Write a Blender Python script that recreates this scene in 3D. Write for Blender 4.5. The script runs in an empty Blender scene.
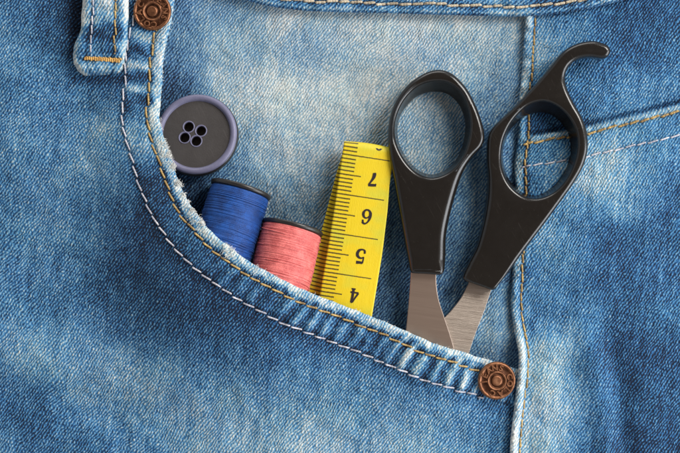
import bpy, bmesh, math, random
import numpy as np
from mathutils import Vector, Matrix
from mathutils.geometry import tessellate_polygon

random.seed(7)
RNG = np.random.default_rng(11)
U = 0.00025            # metres per drawing unit (forty units to the centimetre)
CX, CY = 340.0, 226.5  # middle of the laid-out cloth, in drawing units
H = 2400.0             # camera height in drawing units
scene = bpy.context.scene
COL = scene.collection

# ------------------------------------------------------------------ helpers
def W(p):
    """drawing units (x right, y down, z up) -> metres"""
    p = np.asarray(p, float)
    return np.stack([(p[..., 0]-CX)*U, (CY-p[..., 1])*U, p[..., 2]*U], -1)

def plan(x, y, z):
    """plan position of a point seen at x, y from overhead when it lies z above the cloth"""
    k = 1 - np.asarray(z, float)/H
    return CX+(np.asarray(x, float)-CX)*k, CY+(np.asarray(y, float)-CY)*k

def sst(a, b, x):
    t = np.clip((x-a)/(b-a), 0, 1)
    return t*t*(3-2*t)

class VNoise:
    def __init__(s, seed):
        s.g = np.random.default_rng(seed).random((256, 256))
    def n(s, x, y):
        xi = np.floor(x).astype(int); yi = np.floor(y).astype(int)
        fx = x-xi; fy = y-yi
        fx = fx*fx*fx*(fx*(fx*6-15)+10); fy = fy*fy*fy*(fy*(fy*6-15)+10)
        g = s.g
        a = g[xi & 255, yi & 255]; b = g[(xi+1) & 255, yi & 255]
        c = g[xi & 255, (yi+1) & 255]; d = g[(xi+1) & 255, (yi+1) & 255]
        return (a*(1-fx)+b*fx)*(1-fy)+(c*(1-fx)+d*fx)*fy
    def f(s, x, y, sc, octv=4):
        x = np.asarray(x, float); y = np.asarray(y, float)
        r = 0; a = 1; t = 0
        for k in range(octv):
            r = r+a*(s.n(x/sc*2**k+17.3*k, y/sc*2**k+5.1*k)-.5)*2
            t += a; a *= .55
        return r/t*1.6
NA, NB, NC, ND = VNoise(1), VNoise(2), VNoise(3), VNoise(4)

def spline(pts, step=1.0, extra=None):
    """Catmull-Rom through pts, resampled evenly; columns beyond x, y are carried along"""
    p = np.asarray(pts, float)
    p = np.vstack([2*p[0]-p[1], p, 2*p[-1]-p[-2]])
    out = []
    for i in range(1, len(p)-2):
        t = np.linspace(0, 1, 40, endpoint=False)[:, None]
        a, b, c, d = p[i-1], p[i], p[i+1], p[i+2]
        out.append(.5*((2*b)+(-a+c)*t+(2*a-5*b+4*c-d)*t**2+(-a+3*b-3*c+d)*t**3))
    out = np.vstack(out+[p[-2][None]])
    L = np.r_[0, np.cumsum(np.hypot(*np.diff(out[:, :2], axis=0).T))]
    n = max(2, int(round(L[-1]/step)))
    s = np.linspace(0, L[-1], n+1)
    return np.stack([np.interp(s, L, out[:, k]) for k in range(out.shape[1])], 1), s

def closed_spline(pts, n):
    p = np.asarray(pts, float)
    m = len(p); out = []
    for i in range(m):
        t = np.linspace(0, 1, 30, endpoint=False)[:, None]
        a, b, c, d = p[(i-1) % m], p[i], p[(i+1) % m], p[(i+2) % m]
        out.append(.5*((2*b)+(-a+c)*t+(2*a-5*b+4*c-d)*t**2+(-a+3*b-3*c+d)*t**3))
    out = np.vstack(out+[p[:1]])
    L = np.r_[0, np.cumsum(np.hypot(*np.diff(out[:, :2], axis=0).T))]
    s = np.linspace(0, L[-1], n, endpoint=False)
    return np.stack([np.interp(s, L, out[:, k]) for k in range(out.shape[1])], 1)

def normals2(c, closed=False):
    if closed:
        t = np.roll(c[:, :2], -1, 0)-np.roll(c[:, :2], 1, 0)
    else:
        t = np.gradient(c[:, :2], axis=0)
    t /= np.linalg.norm(t, axis=1)[:, None]+1e-9
    return t, np.stack([-t[:, 1], t[:, 0]], 1)

def link(name, me, mats, parent=None, label=None, smooth=True):
    o = bpy.data.objects.new(name, me)
    COL.objects.link(o)
    for m in (mats if isinstance(mats, (list, tuple)) else [mats]):
        me.materials.append(m)
    if smooth:
        me.polygons.foreach_set('use_smooth', [True]*len(me.polygons))
    if parent: o.parent = parent
    if label: o['label'] = label
    return o

def mesh_np(name, verts, faces, world=True):
    """verts in drawing units; faces a list of tuples or a quad array"""
    me = bpy.data.meshes.new(name)
    v = W(verts) if world else np.asarray(verts, float)
    if isinstance(faces, np.ndarray):
        n, k = faces.shape
        me.vertices.add(len(v)); me.vertices.foreach_set('co', v.ravel())
        me.loops.add(n*k); me.loops.foreach_set('vertex_index', faces.ravel().astype(np.int32))
        me.polygons.add(n); me.polygons.foreach_set('loop_start', np.arange(0, n*k, k, dtype=np.int32))
        me.update(calc_edges=True)
    else:
        me.from_pydata([tuple(a) for a in v], [], faces)
    me.validate()
    return me

def put_uv(me, uv):
    l = me.uv_layers.new(name='UVMap')
    vi = np.zeros(len(me.loops), np.int32); me.loops.foreach_get('vertex_index', vi)
    l.data.foreach_set('uv', np.asarray(uv, np.float32)[vi].ravel())

def put_attr(me, name, val):
    a = me.attributes.new(name, 'FLOAT', 'POINT')
    a.data.foreach_set('value', np.asarray(val, np.float32).ravel())

def quads(nr, nc, flip=False):
    i = np.arange(nr-1)[:, None]*nc+np.arange(nc-1)[None]
    q = np.stack([i, i+1, i+nc+1, i+nc], -1).reshape(-1, 4)
    return q[:, ::-1].copy() if flip else q

def tube(pts, rad, n=6, cap=True, up=(0, 0, 1)):
    """swept tube; returns verts, faces"""
    p = np.asarray(pts, float); m = len(p)
    r = np.broadcast_to(np.asarray(rad, float), (m,))
    t = np.gradient(p, axis=0); t /= np.linalg.norm(t, axis=1)[:, None]+1e-9
    u = np.array(up, float)
    a = np.cross(t, u); a /= np.linalg.norm(a, axis=1)[:, None]+1e-9
    b = np.cross(a, t)
    th = np.arange(n)*2*math.pi/n
    v = p[:, None]+r[:, None, None]*(a[:, None]*np.cos(th)[None, :, None]+b[:, None]*np.sin(th)[None, :, None])
    f = []
    i = np.arange(m-1)[:, None]*n; j = np.arange(n)[None]; k = (j+1) % n
    q = np.stack([i+j, i+k, i+n+k, i+n+j], -1).reshape(-1, 4)
    return v.reshape(-1, 3), q

class Bag:
    """gathers pieces of ONE part"""
    def __init__(s): s.v = []; s.f = []; s.m = []; s.n = 0
    def add(s, v, f, mi=0):
        v = np.asarray(v, float)
        for q in f:
            s.f.append(tuple(int(x)+s.n for x in q)); s.m.append(mi)
        s.v.append(v); s.n += len(v)
    def mesh(s, name):
        me = mesh_np(name, np.vstack(s.v), s.f)
        if len(me.polygons) == len(s.m):
            me.polygons.foreach_set('material_index', s.m)
        return me

def lathe(profile, n=96, cap_first=False, cap_last=True):
    """profile rows (r, z) -> verts round z"""
    pr = np.asarray(profile, float); m = len(pr)
    th = np.arange(n)*2*math.pi/n
    v = np.stack([pr[:, :1]*np.cos(th), pr[:, :1]*np.sin(th), np.repeat(pr[:, 1:2], n, 1)], -1).reshape(-1, 3)
    f = []
    for i in range(m-1):
        for j in range(n):
            k = (j+1) % n
            f.append((i*n+j, i*n+k, (i+1)*n+k, (i+1)*n+j))
    if cap_first: f.append(tuple(range(n-1, -1, -1)))
    if cap_last: f.append(tuple((m-1)*n+j for j in range(n)))
    return v, f

def empty(name, loc, label, cat):
    o = bpy.data.objects.new(name, None); COL.objects.link(o)
    o.empty_display_size = .002
    o.location = loc
    o['label'] = label; o['category'] = cat
    return o

def child(o, parent):
    """parent keeping the mesh where it is (parents carry only a shift)"""
    o.parent = parent
    o.matrix_parent_inverse = Matrix.Translation(-Vector(parent.location))
    return o

# ------------------------------------------------------------------ materials
def nt_new(name):
    m = bpy.data.materials.new(name); m.use_nodes = True
    nt = m.node_tree
    for n in list(nt.nodes): nt.nodes.remove(n)
    out = nt.nodes.new('ShaderNodeOutputMaterial')
    b = nt.nodes.new('ShaderNodeBsdfPrincipled')
    nt.links.new(b.outputs[0], out.inputs[0])
    return m, nt, b

class G:
    def __init__(s, nt): s.nt = nt
    def _in(s, sock, v):
        if isinstance(v, bpy.types.NodeSocket): s.nt.links.new(v, sock)
        else: sock.default_value = v
    def m(s, op, a, b=0.0, c=0.0, clamp=False):
        n = s.nt.nodes.new('ShaderNodeMath'); n.operation = op; n.use_clamp = clamp
        s._in(n.inputs[0], a); s._in(n.inputs[1], b); s._in(n.inputs[2], c)
        return n.outputs[0]
    def v(s, op, a, b=(0, 0, 0), sc=None):
        n = s.nt.nodes.new('ShaderNodeVectorMath'); n.operation = op
        s._in(n.inputs[0], a); s._in(n.inputs[1], b)
        if sc is not None: s._in(n.inputs['Scale'], sc)
        return n.outputs['Value'] if op == 'DOT_PRODUCT' else n.outputs[0]
    def noise(s, vec, scale, detail=2.0, rough=.5, dist=0.0, color=False):
        n = s.nt.nodes.new('ShaderNodeTexNoise')
        s._in(n.inputs['Vector'], vec); n.inputs['Scale'].default_value = scale
        n.inputs['Detail'].default_value = detail; n.inputs['Roughness'].default_value = rough
        n.inputs['Distortion'].default_value = dist
        return n.outputs['Color' if color else 'Fac']
    def ramp(s, f, stops, interp='LINEAR'):
        n = s.nt.nodes.new('ShaderNodeValToRGB'); s._in(n.inputs[0], f)
        n.color_ramp.interpolation = interp
        e = n.color_ramp.elements
        while len(e) > 1: e.remove(e[-1])
        for k, (p, c) in enumerate(stops):
            x = e[0] if k == 0 else e.new(p)
            x.position = p; x.color = (*c, 1)
        return n.outputs[0]
    def mix(s, f, a, b, kind='MIX'):
        n = s.nt.nodes.new('ShaderNodeMix'); n.data_type = 'RGBA'; n.blend_type = kind
        s._in(n.inputs['Factor'], f)
        for k, x in ((6, a), (7, b)):
            if isinstance(x, tuple) and len(x) == 3: x = (*x, 1)
            s._in(n.inputs[k], x)
        return n.outputs[2]
    def uv(s):
        n = s.nt.nodes.new('ShaderNodeUVMap'); n.uv_map = 'UVMap'; return n.outputs[0]
    def obj(s):
        n = s.nt.nodes.new('ShaderNodeTexCoord'); return n.outputs['Object']
    def attr(s, name):
        n = s.nt.nodes.new('ShaderNodeAttribute'); n.attribute_name = name; return n.outputs['Fac']
    def mapping(s, vec, rot=0.0, scale=(1, 1, 1), loc=(0, 0, 0)):
        n = s.nt.nodes.new('ShaderNodeMapping'); s._in(n.inputs[0], vec)
        n.inputs['Rotation'].default_value = (0, 0, rot); n.inputs['Scale'].default_value = scale
        n.inputs['Location'].default_value = loc
        return n.outputs[0]
    def bump(s, h, dist, strength=1.0, normal=None):
        n = s.nt.nodes.new('ShaderNodeBump'); s._in(n.inputs['Height'], h)
        n.inputs['Distance'].default_value = dist; n.inputs['Strength'].default_value = strength
        if normal is not None: s._in(n.inputs['Normal'], normal)
        return n.outputs[0]

def denim(name, line_deg=49.0, rib=2.75, bead=3.6, skew=-.62, contrast=.54, tint=(1, 1, 1), bumpd=.43, seed=0.0, sat=1.0, val=1.0):
    m, nt, b = nt_new(name); g = G(nt)
    uv = g.mapping(g.uv(), loc=(seed*37.1, seed*91.7, seed*3))
    wob = g.v('SCALE', g.v('SUBTRACT', g.noise(uv, .022, 2, color=True), (.5, .5, .5)), sc=9.0)
    wob2 = g.v('SCALE', g.v('SUBTRACT', g.noise(uv, .16, 2, color=True), (.5, .5, .5)), sc=3.6)
    p = g.v('ADD', g.v('ADD', uv, wob), wob2)
    a = math.radians(line_deg)
    t_ = g.v('DOT_PRODUCT', p, (math.cos(a)/bead, math.sin(a)/bead, 0))
    n_ = g.v('DOT_PRODUCT', p, (-math.sin(a)/rib, math.cos(a)/rib, 0))
    ridge = g.m('MULTIPLY_ADD', g.m('COSINE', g.m('MULTIPLY', n_, 2*math.pi)), .5, .5)
    bd = g.m('MULTIPLY_ADD', g.m('COSINE', g.m('MULTIPLY', g.m('MULTIPLY_ADD', n_, skew, t_), 2*math.pi)), .5, .5)
    fine = g.noise(uv, .42, 3, .6)
    med = g.noise(uv, .13, 3, .6)
    amp = g.m('MULTIPLY_ADD', g.noise(uv, .28, 2, .6), 1.2, .40)
    hgt = g.m('MULTIPLY', g.m('POWER', ridge, .85), g.m('MULTIPLY_ADD', g.m('POWER', bd, .7), .48, .52))
    hgt = g.m('MULTIPLY', hgt, amp)
    hgt = g.m('MULTIPLY_ADD', g.m('SUBTRACT', fine, .5), 1.8, hgt)
    # slubs: streaks along the warp
    st = g.mapping(uv, rot=math.radians(-72), scale=(1, 1, 1))
    st = g.v('MULTIPLY', st, (.035, .42, 1))
    streak = g.noise(st, 1.0, 3, .6)
    st2 = g.v('MULTIPLY', g.mapping(uv, rot=math.radians(6)), (.28, .016, 1))
    streak2 = g.noise(st2, 1.0, 2, .5)
    blot = g.noise(uv, .035, 4, .62)
    wear_shade = g.attr('wear_shade')
    x = g.m('MULTIPLY_ADD', g.m('SUBTRACT', hgt, .42), g.m('MULTIPLY_ADD', wear_shade, -.55*contrast, 1.15*contrast), wear_shade)  # paler crests, darker grooves: worn dye plus yarn shadow put into the colour
    x = g.m('MULTIPLY_ADD', g.m('SUBTRACT', streak, .5), .20, x)
    x = g.m('MULTIPLY_ADD', g.m('SUBTRACT', streak2, .5), .38, x)
    x = g.m('MULTIPLY_ADD', g.m('SUBTRACT', blot, .5), .14, x)
    # loose pale weft flecks
    fl = g.m('GREATER_THAN', g.noise(uv, .55, 1, .4), .72)
    x = g.m('MULTIPLY_ADD', fl, .10, x, clamp=True)
    c = g.ramp(x, [(0.0, (.006, .013, .034)), (.16, (.009, .040, .108)), (.34, (.022, .115, .283)),
                   (.52, (.074, .230, .410)), (.70, (.218, .365, .480)), (.86, (.45, .525, .560)), (1.0, (.68, .68, .65))])
    hue = g.noise(uv, .018, 3, .55)
    c2 = g.mix(g.m('MULTIPLY', g.m('SUBTRACT', hue, .40, clamp=True), 1.6, clamp=True), c, g.mix(1.0, c, (.92, 1.02, .93), 'MULTIPLY'))
    c2 = g.mix(1.0, c2, tint, 'MULTIPLY')
    hs = nt.nodes.new('ShaderNodeHueSaturation'); nt.links.new(c2, hs.inputs['Color'])
    hs.inputs['Saturation'].default_value = sat; hs.inputs['Value'].default_value = val
    c2 = hs.outputs[0]
    nt.links.new(c2, b.inputs['Base Color'])
    b.inputs['Roughness'].default_value = .82
    b.inputs['Specular IOR Level'].default_value = .25
    b.inputs['Sheen Weight'].default_value = .08
    nt.links.new(g.bump(hgt, 1.9*U*bumpd, 1.0), b.inputs['Normal'])
    return m

M_FRONT = denim('front denim', 50, seed=1)
M_BACK = denim('pocket facing denim', 50, contrast=.48, bumpd=.34, tint=(.97, .99, 1.0), seed=2, sat=.90, val=.94)
M_SIDE = denim('side denim', 53, rib=2.7, bead=3.5, contrast=.48, seed=3)
M_BAND = denim('waistband denim', 40, rib=3.0, seed=4)
M_LOOP = denim('belt loop denim', 56, rib=3.0, bead=3.8, seed=5)

def thread_mat(name, c1, c2, rough=.55, freq=1.4, sheen=.2, obj=False):
    m, nt, b = nt_new(name); g = G(nt)
    o = g.v('SCALE', g.obj(), sc=1/U)
    f = g.noise(o, .11, 3, .6)
    f2 = g.noise(o, 1.1, 2, .6)
    x = g.m('MULTIPLY_ADD', g.m('SUBTRACT', f2, .5), .8, f)
    nt.links.new(g.ramp(x, [(.3, c1), (.7, c2)]), b.inputs['Base Color'])
    b.inputs['Roughness'].default_value = rough
    b.inputs['Sheen Weight'].default_value = sheen
    nt.links.new(g.bump(g.noise(o, 1.4, 2, .6), .5*U, .8), b.inputs['Normal'])
    return m
M_GOLD = thread_mat('gold stitching', (.16, .085, .022), (.60, .40, .13))
M_WHITE = thread_mat('white stitching', (.24, .245, .31), (.68, .66, .69))
M_BEIGE = thread_mat('beige stitching', (.22, .17, .11), (.66, .56, .40))
M_TACK = thread_mat('orange bartack thread', (.40, .19, .04), (.80, .48, .13))
M_FUZZ = thread_mat('frayed cotton', (.60, .61, .59), (.86, .85, .80), rough=.9)
M_BLUE = thread_mat('blue thread', (.002, .032, .16), (.006, .088, .38), rough=.5, sheen=.03)
M_PINK = thread_mat('coral thread', (.55, .095, .092), (.88, .235, .215), rough=.5, sheen=.05)

def plastic(name, col, rough, scr=.15, spec=.5, fleck=None, bumpd=.25, bscale=.35):
    m, nt, b = nt_new(name); g = G(nt)
    o = g.v('SCALE', g.obj(), sc=1/U)
    n = g.noise(o, .05, 4, .6)
    c = g.mix(n, tuple(x*.75 for x in col), tuple(min(1, x*1.25) for x in col))
    if fleck:
        sv = g.v('MULTIPLY', g.mapping(o, rot=math.radians(62)), (.03, .9, .3))
        sc_ = g.m('MULTIPLY', g.m('GREATER_THAN', g.noise(sv, 1.0, 3, .65), .635), g.m('GREATER_THAN', g.noise(o, .035, 2), .50))
        c = g.mix(g.m('MULTIPLY', sc_, .30), c, fleck)
        s = g.m('GREATER_THAN', g.noise(o, .5, 2, .5), .72)
        c = g.mix(g.m('MULTIPLY', s, .35), c, fleck)
    nt.links.new(c, b.inputs['Base Color'])
    r = g.m('MULTIPLY_ADD', g.m('SUBTRACT', g.noise(o, .12, 5, .7), .5), scr*2, rough, clamp=True)
    nt.links.new(r, b.inputs['Roughness'])
    b.inputs['Specular IOR Level'].default_value = spec
    nt.links.new(g.bump(g.noise(o, bscale, 4, .65), bumpd*U, .6), b.inputs['Normal'])
    return m
M_HANDLE = plastic('black handle plastic', (.0095, .0082, .0072), .21, .09, spec=.6, fleck=(.040, .036, .032), bumpd=.10, bscale=.7)
M_BTN = plastic('charcoal button plastic', (.046, .041, .040), .50, .14, fleck=(.095, .085, .082), bscale=.6)
M_BTNRIM = plastic('lavender button plastic', (.150, .147, .232), .42, .08)
M_FLANGE = plastic('dark spool plastic', (.020, .018, .018), .32, .08)

def steel(name, col, rough, ang, brush=1.0):
    m, nt, b = nt_new(name); g = G(nt)
    o = g.v('SCALE', g.obj(), sc=1/U)
    s = g.v('MULTIPLY', g.mapping(o, rot=ang), (.022, 1.1, .1))
    n = g.noise(s, 1.0, 4, .7)
    c = g.mix(n, tuple(x*(1-.28*brush) for x in col), tuple(min(1, x*(1+.2*brush)) for x in col))
    nt.links.new(c, b.inputs['Base Color'])
    b.inputs['Metallic'].default_value = 1.0
    r = g.m('MULTIPLY_ADD', g.m('SUBTRACT', n, .5), .3*brush, rough)
    nt.links.new(r, b.inputs['Roughness'])
    nt.links.new(g.bump(n, .22*U*brush, .7), b.inputs['Normal'])
    return m
M_STEEL_A = steel('satin blade steel', (.55, .43, .355), .42, math.radians(8), brush=.25)  # same steel as the other blade; brown reflection tinted into its colour
M_STEEL_B = steel('brushed blade steel', (.54, .465, .40), .38, math.radians(8))

def copper(name, stops):
    m, nt, b = nt_new(name); g = G(nt)
    o_ = g.v('SCALE', g.obj(), sc=1/U)
    n_ = g.noise(o_, .22, 5, .65)
    nt.links.new(g.ramp(n_, stops), b.inputs['Base Color'])
    b.inputs['Metallic'].default_value = .9
    nt.links.new(g.m('MULTIPLY_ADD', g.noise(o_, .4, 4, .6), .35, .30), b.inputs['Roughness'])
    nt.links.new(g.bump(g.noise(o_, .5, 4, .7), .35*U, .6), b.inputs['Normal'])
    return m
M_COPPER = copper('antique copper', [(.28, (.11, .045, .024)), (.5, (.25, .108, .054)), (.75, (.42, .205, .11))])
M_PATINA = copper('darkened copper', [(.28, (.030, .013, .008)), (.5, (.085, .034, .018)), (.75, (.17, .072, .038))])

def tape_mat():
    """woven yellow tape; UV.x = millimetres along, UV.y = drawing units in from the printed edge"""
    m, nt, b = nt_new('yellow tape'); g = G(nt)
    uv = g.uv()
    sx = nt.nodes.new('ShaderNodeSeparateXYZ'); nt.links.new(uv, sx.inputs[0])
    mm, v = sx.outputs[0], sx.outputs[1]
    wob = g.m('MULTIPLY', g.m('SUBTRACT', g.noise(uv, .3, 2), .5), .12)
    mmw = g.m('ADD', mm, wob)
    d1 = g.m('ABSOLUTE', g.m('SUBTRACT', g.m('FRACT', g.m('ADD', mmw, .5)), .5))
    d10 = g.m('ABSOLUTE', g.m('SUBTRACT', g.m('FRACT', g.m('ADD', g.m('DIVIDE', mmw, 10), .5)), .5))
    d5 = g.m('ABSOLUTE', g.m('SUBTRACT', g.m('FRACT', g.m('ADD', g.m('DIVIDE', mmw, 5), .5)), .5))
    t1 = g.m('MULTIPLY', g.m('LESS_THAN', d1, .19), g.m('LESS_THAN', v, 14.2))
    t5 = g.m('MULTIPLY', g.m('LESS_THAN', d5, .033), g.m('LESS_THAN', v, 21.5))
    t10 = g.m('MULTIPLY', g.m('LESS_THAN', d10, .0145), g.m('LESS_THAN', v, 47.5))
    ink = g.m('MAXIMUM', g.m('MAXIMUM', t1, t5), t10)
    worn = g.m('MULTIPLY_ADD', g.noise(uv, 1.3, 3, .6), .5, .62, clamp=True)
    ink = g.m('MULTIPLY', ink, worn)
    wv = g.v('MULTIPLY', uv, (.22, 1.6, 1))
    weave = g.noise(wv, 1.0, 3, .6)
    y = g.ramp(weave, [(.25, (.68, .485, .010)), (.55, (.74, .54, .012)), (.8, (.79, .595, .03))])
    gr = g.noise(g.v('MULTIPLY', uv, (.17, .03, 1)), 1.0, 2, .5)
    y = g.mix(g.m('MULTIPLY', g.m('SUBTRACT', gr, .50, clamp=True), 2.2, clamp=True), y, (.46, .55, .06))
    c = g.mix(ink, y, (.020, .012, .012))
    nt.links.new(c, b.inputs['Base Color'])
    b.inputs['Roughness'].default_value = .46
    b.inputs['Specular IOR Level'].default_value = .4
    nt.links.new(g.bump(g.m('ADD', weave, g.noise(uv, 1.5, 2)), .35*U, .5), b.inputs['Normal'])
    return m
M_TAPE = tape_mat()
m, nt, b = nt_new('tape ink'); b.inputs['Base Color'].default_value = (.018, .010, .012, 1); b.inputs['Roughness'].default_value = .5
M_INK = m

# ------------------------------------------------------------------ worn dye and some painted shade (0 raw indigo, 1 worn white)
def scatter_field(rows, sig):
    r = np.asarray(rows, float)
    def f(x, y):
        x = np.asarray(x, float); sh = x.shape
        x = x.ravel(); y = np.asarray(y, float).ravel()
        out = np.zeros_like(x)
        for k in range(0, len(x), 20000):
            d = (x[k:k+20000, None]-r[None, :, 0])**2+(y[k:k+20000, None]-r[None, :, 1])**2
            s = r[None, :, 3] if r.shape[1] > 3 else sig
            w = np.exp(-d/(2*s*s))+1e-6/(1+d)
            out[k:k+20000] = (w*r[None, :, 2]).sum(1)/w.sum(1)
        return out.reshape(sh)
    return f

def table(xs, rows):
    out = []
    for y, vals in rows:
        for x, v in zip(xs, vals):
            if v is not None: out.append((x, y, v))
    return out

FRONT_WEAR_SHADE = scatter_field(table([-10, 40, 80, 120, 160, 200, 240, 280, 320, 360, 400, 440, 480, 510], [
    (-10, [.33, .34, .30, .30]),
    (40, [.42, .45, .34, .33]),
    (80, [.38, .42, .40, .40]),
    (120, [.42, .45, .44, .50]),
    (160, [.40, .44, .48, .34]),
    (200, [.40, .42, .40, .28]),
    (240, [.37, .40, .38, .28, .14]),
    (280, [.34, .36, .33, .24, .13, .13]),
    (315, [.40, .38, .34, .26, .20, .17, .15]),
    (340, [.58, .56, .50, .38, .28, .24, .22, .20, .18]),
    (362, [.50, .60, .62, .56, .48, .38, .34, .32, .30, .30, .32]),
    (385, [.30, .38, .52, .60, .58, .50, .46, .48, .50, .42, .44, .42, .40, .38]),
    (410, [.22, .26, .32, .46, .56, .56, .54, .58, .60, .58, .58, .52, .46, .22]),
    (440, [.42, .30, .30, .38, .48, .56, .60, .64, .66, .62, .60, .58, .46, .26]),
    (470, [.50, .45, .40, .42, .50, .56, .60, .64, .66, .62, .60, .58, .50, .40]),
])+[(112, 132, .66), (104, 155, .55), (88, 20, .22), (60, 75, .48), (78, 84, .20), (105, 88, .22), (77, 30, .0), (70, 52, .06), (80, 5, .0), (66, 25, .22)], 19)  # dark points here paint the belt loop's shadow into the cloth

BACK_WEAR_SHADE = scatter_field([
    (170, 20, .48), (180, 45, .38), (172, 70, .24), (172, 90, .22), (205, 18, .50), (225, 20, .55), (248, 14, .50), (265, 24, .86), (300, 22, .88), (340, 24, .88), (380, 26, .87),
    (420, 24, .82), (460, 26, .82), (505, 30, .74), (210, 45, .62), (240, 48, .62), (268, 50, .60), (300, 50, .64), (335, 46, .68),
    (330, 64, .76), (370, 50, .78), (410, 48, .72), (440, 52, .72), (480, 56, .74), (512, 60, .55), (205, 75, .58), (235, 80, .88), (275, 84, .90),
    (315, 88, .90), (350, 92, .86), (380, 85, .80), (400, 70, .78), (480, 90, .66), (510, 95, .50), (480, 110, .55), (245, 110, .78), (280, 118, .86),
    (320, 118, .86), (360, 118, .78), (245, 140, .70), (280, 150, .78), (315, 150, .80), (240, 170, .50), (270, 178, .66), (305, 185, .72),
    (325, 195, .66), (200, 185, .26), (185, 178, .20), (200, 215, .20), (290, 205, .62), (310, 215, .58), (415, 120, .76), (440, 110, .72), (450, 140, .70), (420, 155, .72), (440, 165, .68),
    (470, 175, .50), (475, 150, .52), (462, 200, .46), (465, 230, .42), (395, 200, .45), (400, 240, .40), (390, 270, .32), (385, 300, .28),  # dark values between tape and scissors paint in the shade there
    (455, 260, .46), (450, 285, .44), (455, 300, .40), (505, 135, .40), (505, 170, .36), (500, 290, .40), (495, 310, .55), (488, 330, .60), (500, 345, .50), (505, 360, .35)], 17)

SIDE_WEAR_SHADE = scatter_field([
    (535, 22, .50), (560, 25, .45), (590, 20, .36), (625, 15, .32), (670, 15, .26), (540, 48, .74), (548, 62, .60), (565, 50, .44), (600, 70, .34), (630, 50, .34),
    (670, 50, .30), (540, 80, .42), (570, 85, .34), (600, 90, .36), (630, 85, .40), (670, 80, .36), (600, 112, .52), (640, 106, .52), (675, 95, .42),
    (600, 142, .60), (640, 130, .50), (680, 120, .45), (605, 160, .72), (640, 152, .54), (680, 145, .42), (535, 152, .52), (555, 150, .55), (550, 172, .50), (530, 185, .30), (560, 125, .32), (535, 125, .28),
    (585, 178, .68), (596, 195, .70), (615, 198, .62), (640, 190, .46), (675, 190, .36), (545, 240, .55), (570, 215, .55), (585, 218, .24), (565, 232, .56), (555, 252, .62), (575, 258, .50),
    (600, 238, .26), (635, 240, .36), (680, 240, .36), (530, 270, .42), (548, 275, .36), (580, 280, .40), (620, 280, .34), (670, 285, .36), (530, 305, .58), (550, 300, .48),
    (580, 310, .40), (620, 315, .32), (670, 320, .30), (530, 325, .40), (540, 330, .38), (532, 350, .80), (548, 350, .84), (562, 346, .66), (558, 362, .56), (590, 350, .46),
    (612, 350, .22), (650, 355, .28), (690, 360, .30), (530, 385, .66), (548, 390, .74), (558, 405, .76), (575, 390, .48), (595, 395, .50), (606, 400, .36), (618, 400, .17), (650, 400, .28), (690, 400, .30),
    (530, 415, .66), (545, 420, .66), (528, 440, .70), (548, 445, .76), (575, 440, .46), (600, 440, .48), (622, 445, .14), (660, 445, .28), (700, 445, .30)], 16)  # dark points down the fold's valley paint in its crease shade

def cloth_noise(x, y):
    return .035+.06*NA.f(x, y, 45, 4)+.05*NB.f(x, y, 12, 3)

# ------------------------------------------------------------------ the jeans
jeans = empty('jeans', (0, 0, 0), 'faded blue denim jeans with a curved front pocket, belt loop and two copper rivets', 'jeans')

ROLL = np.radians(np.linspace(-95, 90, 13))

def rolled(name, curve, s, sign, nrm, t, dvals, far, zf, wf, mat, flip):
    """cloth panel with a turned edge: curve (N,2), sign of the side the cloth lies on, thickness t.
    dvals: distances into the cloth; far: (N,2) where the last fifth of rows ends, or None"""
    nn = (normals2(curve)[1] if nrm is None else nrm)*sign
    R = t/2
    rows = []
    N = len(curve)
    for a in ROLL:
        d = R-R*math.cos(a); dz = -R+R*math.sin(a)
        rows.append((curve+nn*d, np.full(N, d), np.full(N, dz)))
    hem_end = None
    for d in dvals:
        d = d+R
        rows.append((curve+nn*d, np.full(N, d), np.zeros(N)))
    if far is not None:
        start = rows[-1][0]; d0 = rows[-1][1]
        pts, nfar = far
        for k in range(1, nfar+1):
            f = k/nfar
            p = start*(1-f)+pts*f
            rows.append((p, d0+np.hypot(*(p-start).T), np.zeros(N)))
    X = np.stack([r[0][:, 0] for r in rows]); Y = np.stack([r[0][:, 1] for r in rows])
    D = np.stack([r[1] for r in rows]); DZ = np.stack([r[2] for r in rows])
    S = np.broadcast_to(s[None], X.shape)
    Z = zf(X, Y, S, D)+DZ
    wr = wf(X, Y, S, D)
    v = np.stack([X, Y, Z], -1).reshape(-1, 3)
    me = mesh_np(name, v, quads(len(rows), N, flip))
    # the weave runs round the turned edge
    uvp = np.stack([X, CY*2-Y], -1)
    put_uv(me, uvp.reshape(-1, 2)); put_attr(me, 'wear_shade', np.clip(wr, 0, 1))
    return child(link(name, me, mat), jeans)

# --- pocket front with its hem ------------------------------------------------
EDGE = [(178, -32, 7), (175, 0, 8), (170, 28, 10), (164, 55, 12), (162.5, 80, 14), (160.5, 103, 16), (159.5, 118, 17), (162.5, 132, 19),
        (170, 155, 23), (176, 174, 28), (186, 198, 37), (197, 215, 45), (213, 233, 51), (230, 247, 53), (252, 263, 53), (279, 278, 51),
        (306, 291, 44), (335, 302, 34), (371, 316, 28), (400, 328, 28), (425, 339.5, 28), (452, 349, 24), (483, 358, 12), (505, 365, 3), (517, 369, -1), (527, 372, -2)]
e_ = []
for x, y, z in EDGE:
    px, py = plan(x, y, z+6); e_.append((px, py, z))
EC, ES = spline(e_, 1.15)
HEMT = 10.0
ez = np.convolve(np.pad(EC[:, 2], 30, 'edge'), np.hanning(61)/np.hanning(61).sum(), 'valid')
ej = np.interp(np.arange(len(EC)), np.arange(len(EC)), NB.f(ES, ES*0+3.3, 9, 2)*.5)
ET, EN = normals2(EC[:, :2])
kk_ = np.hanning(31)/np.hanning(31).sum()
EN = np.stack([np.convolve(np.pad(EN[:, i], 15, 'edge'), kk_, 'valid') for i in (0, 1)], 1); EN /= np.linalg.norm(EN, axis=1)[:, None]
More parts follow.
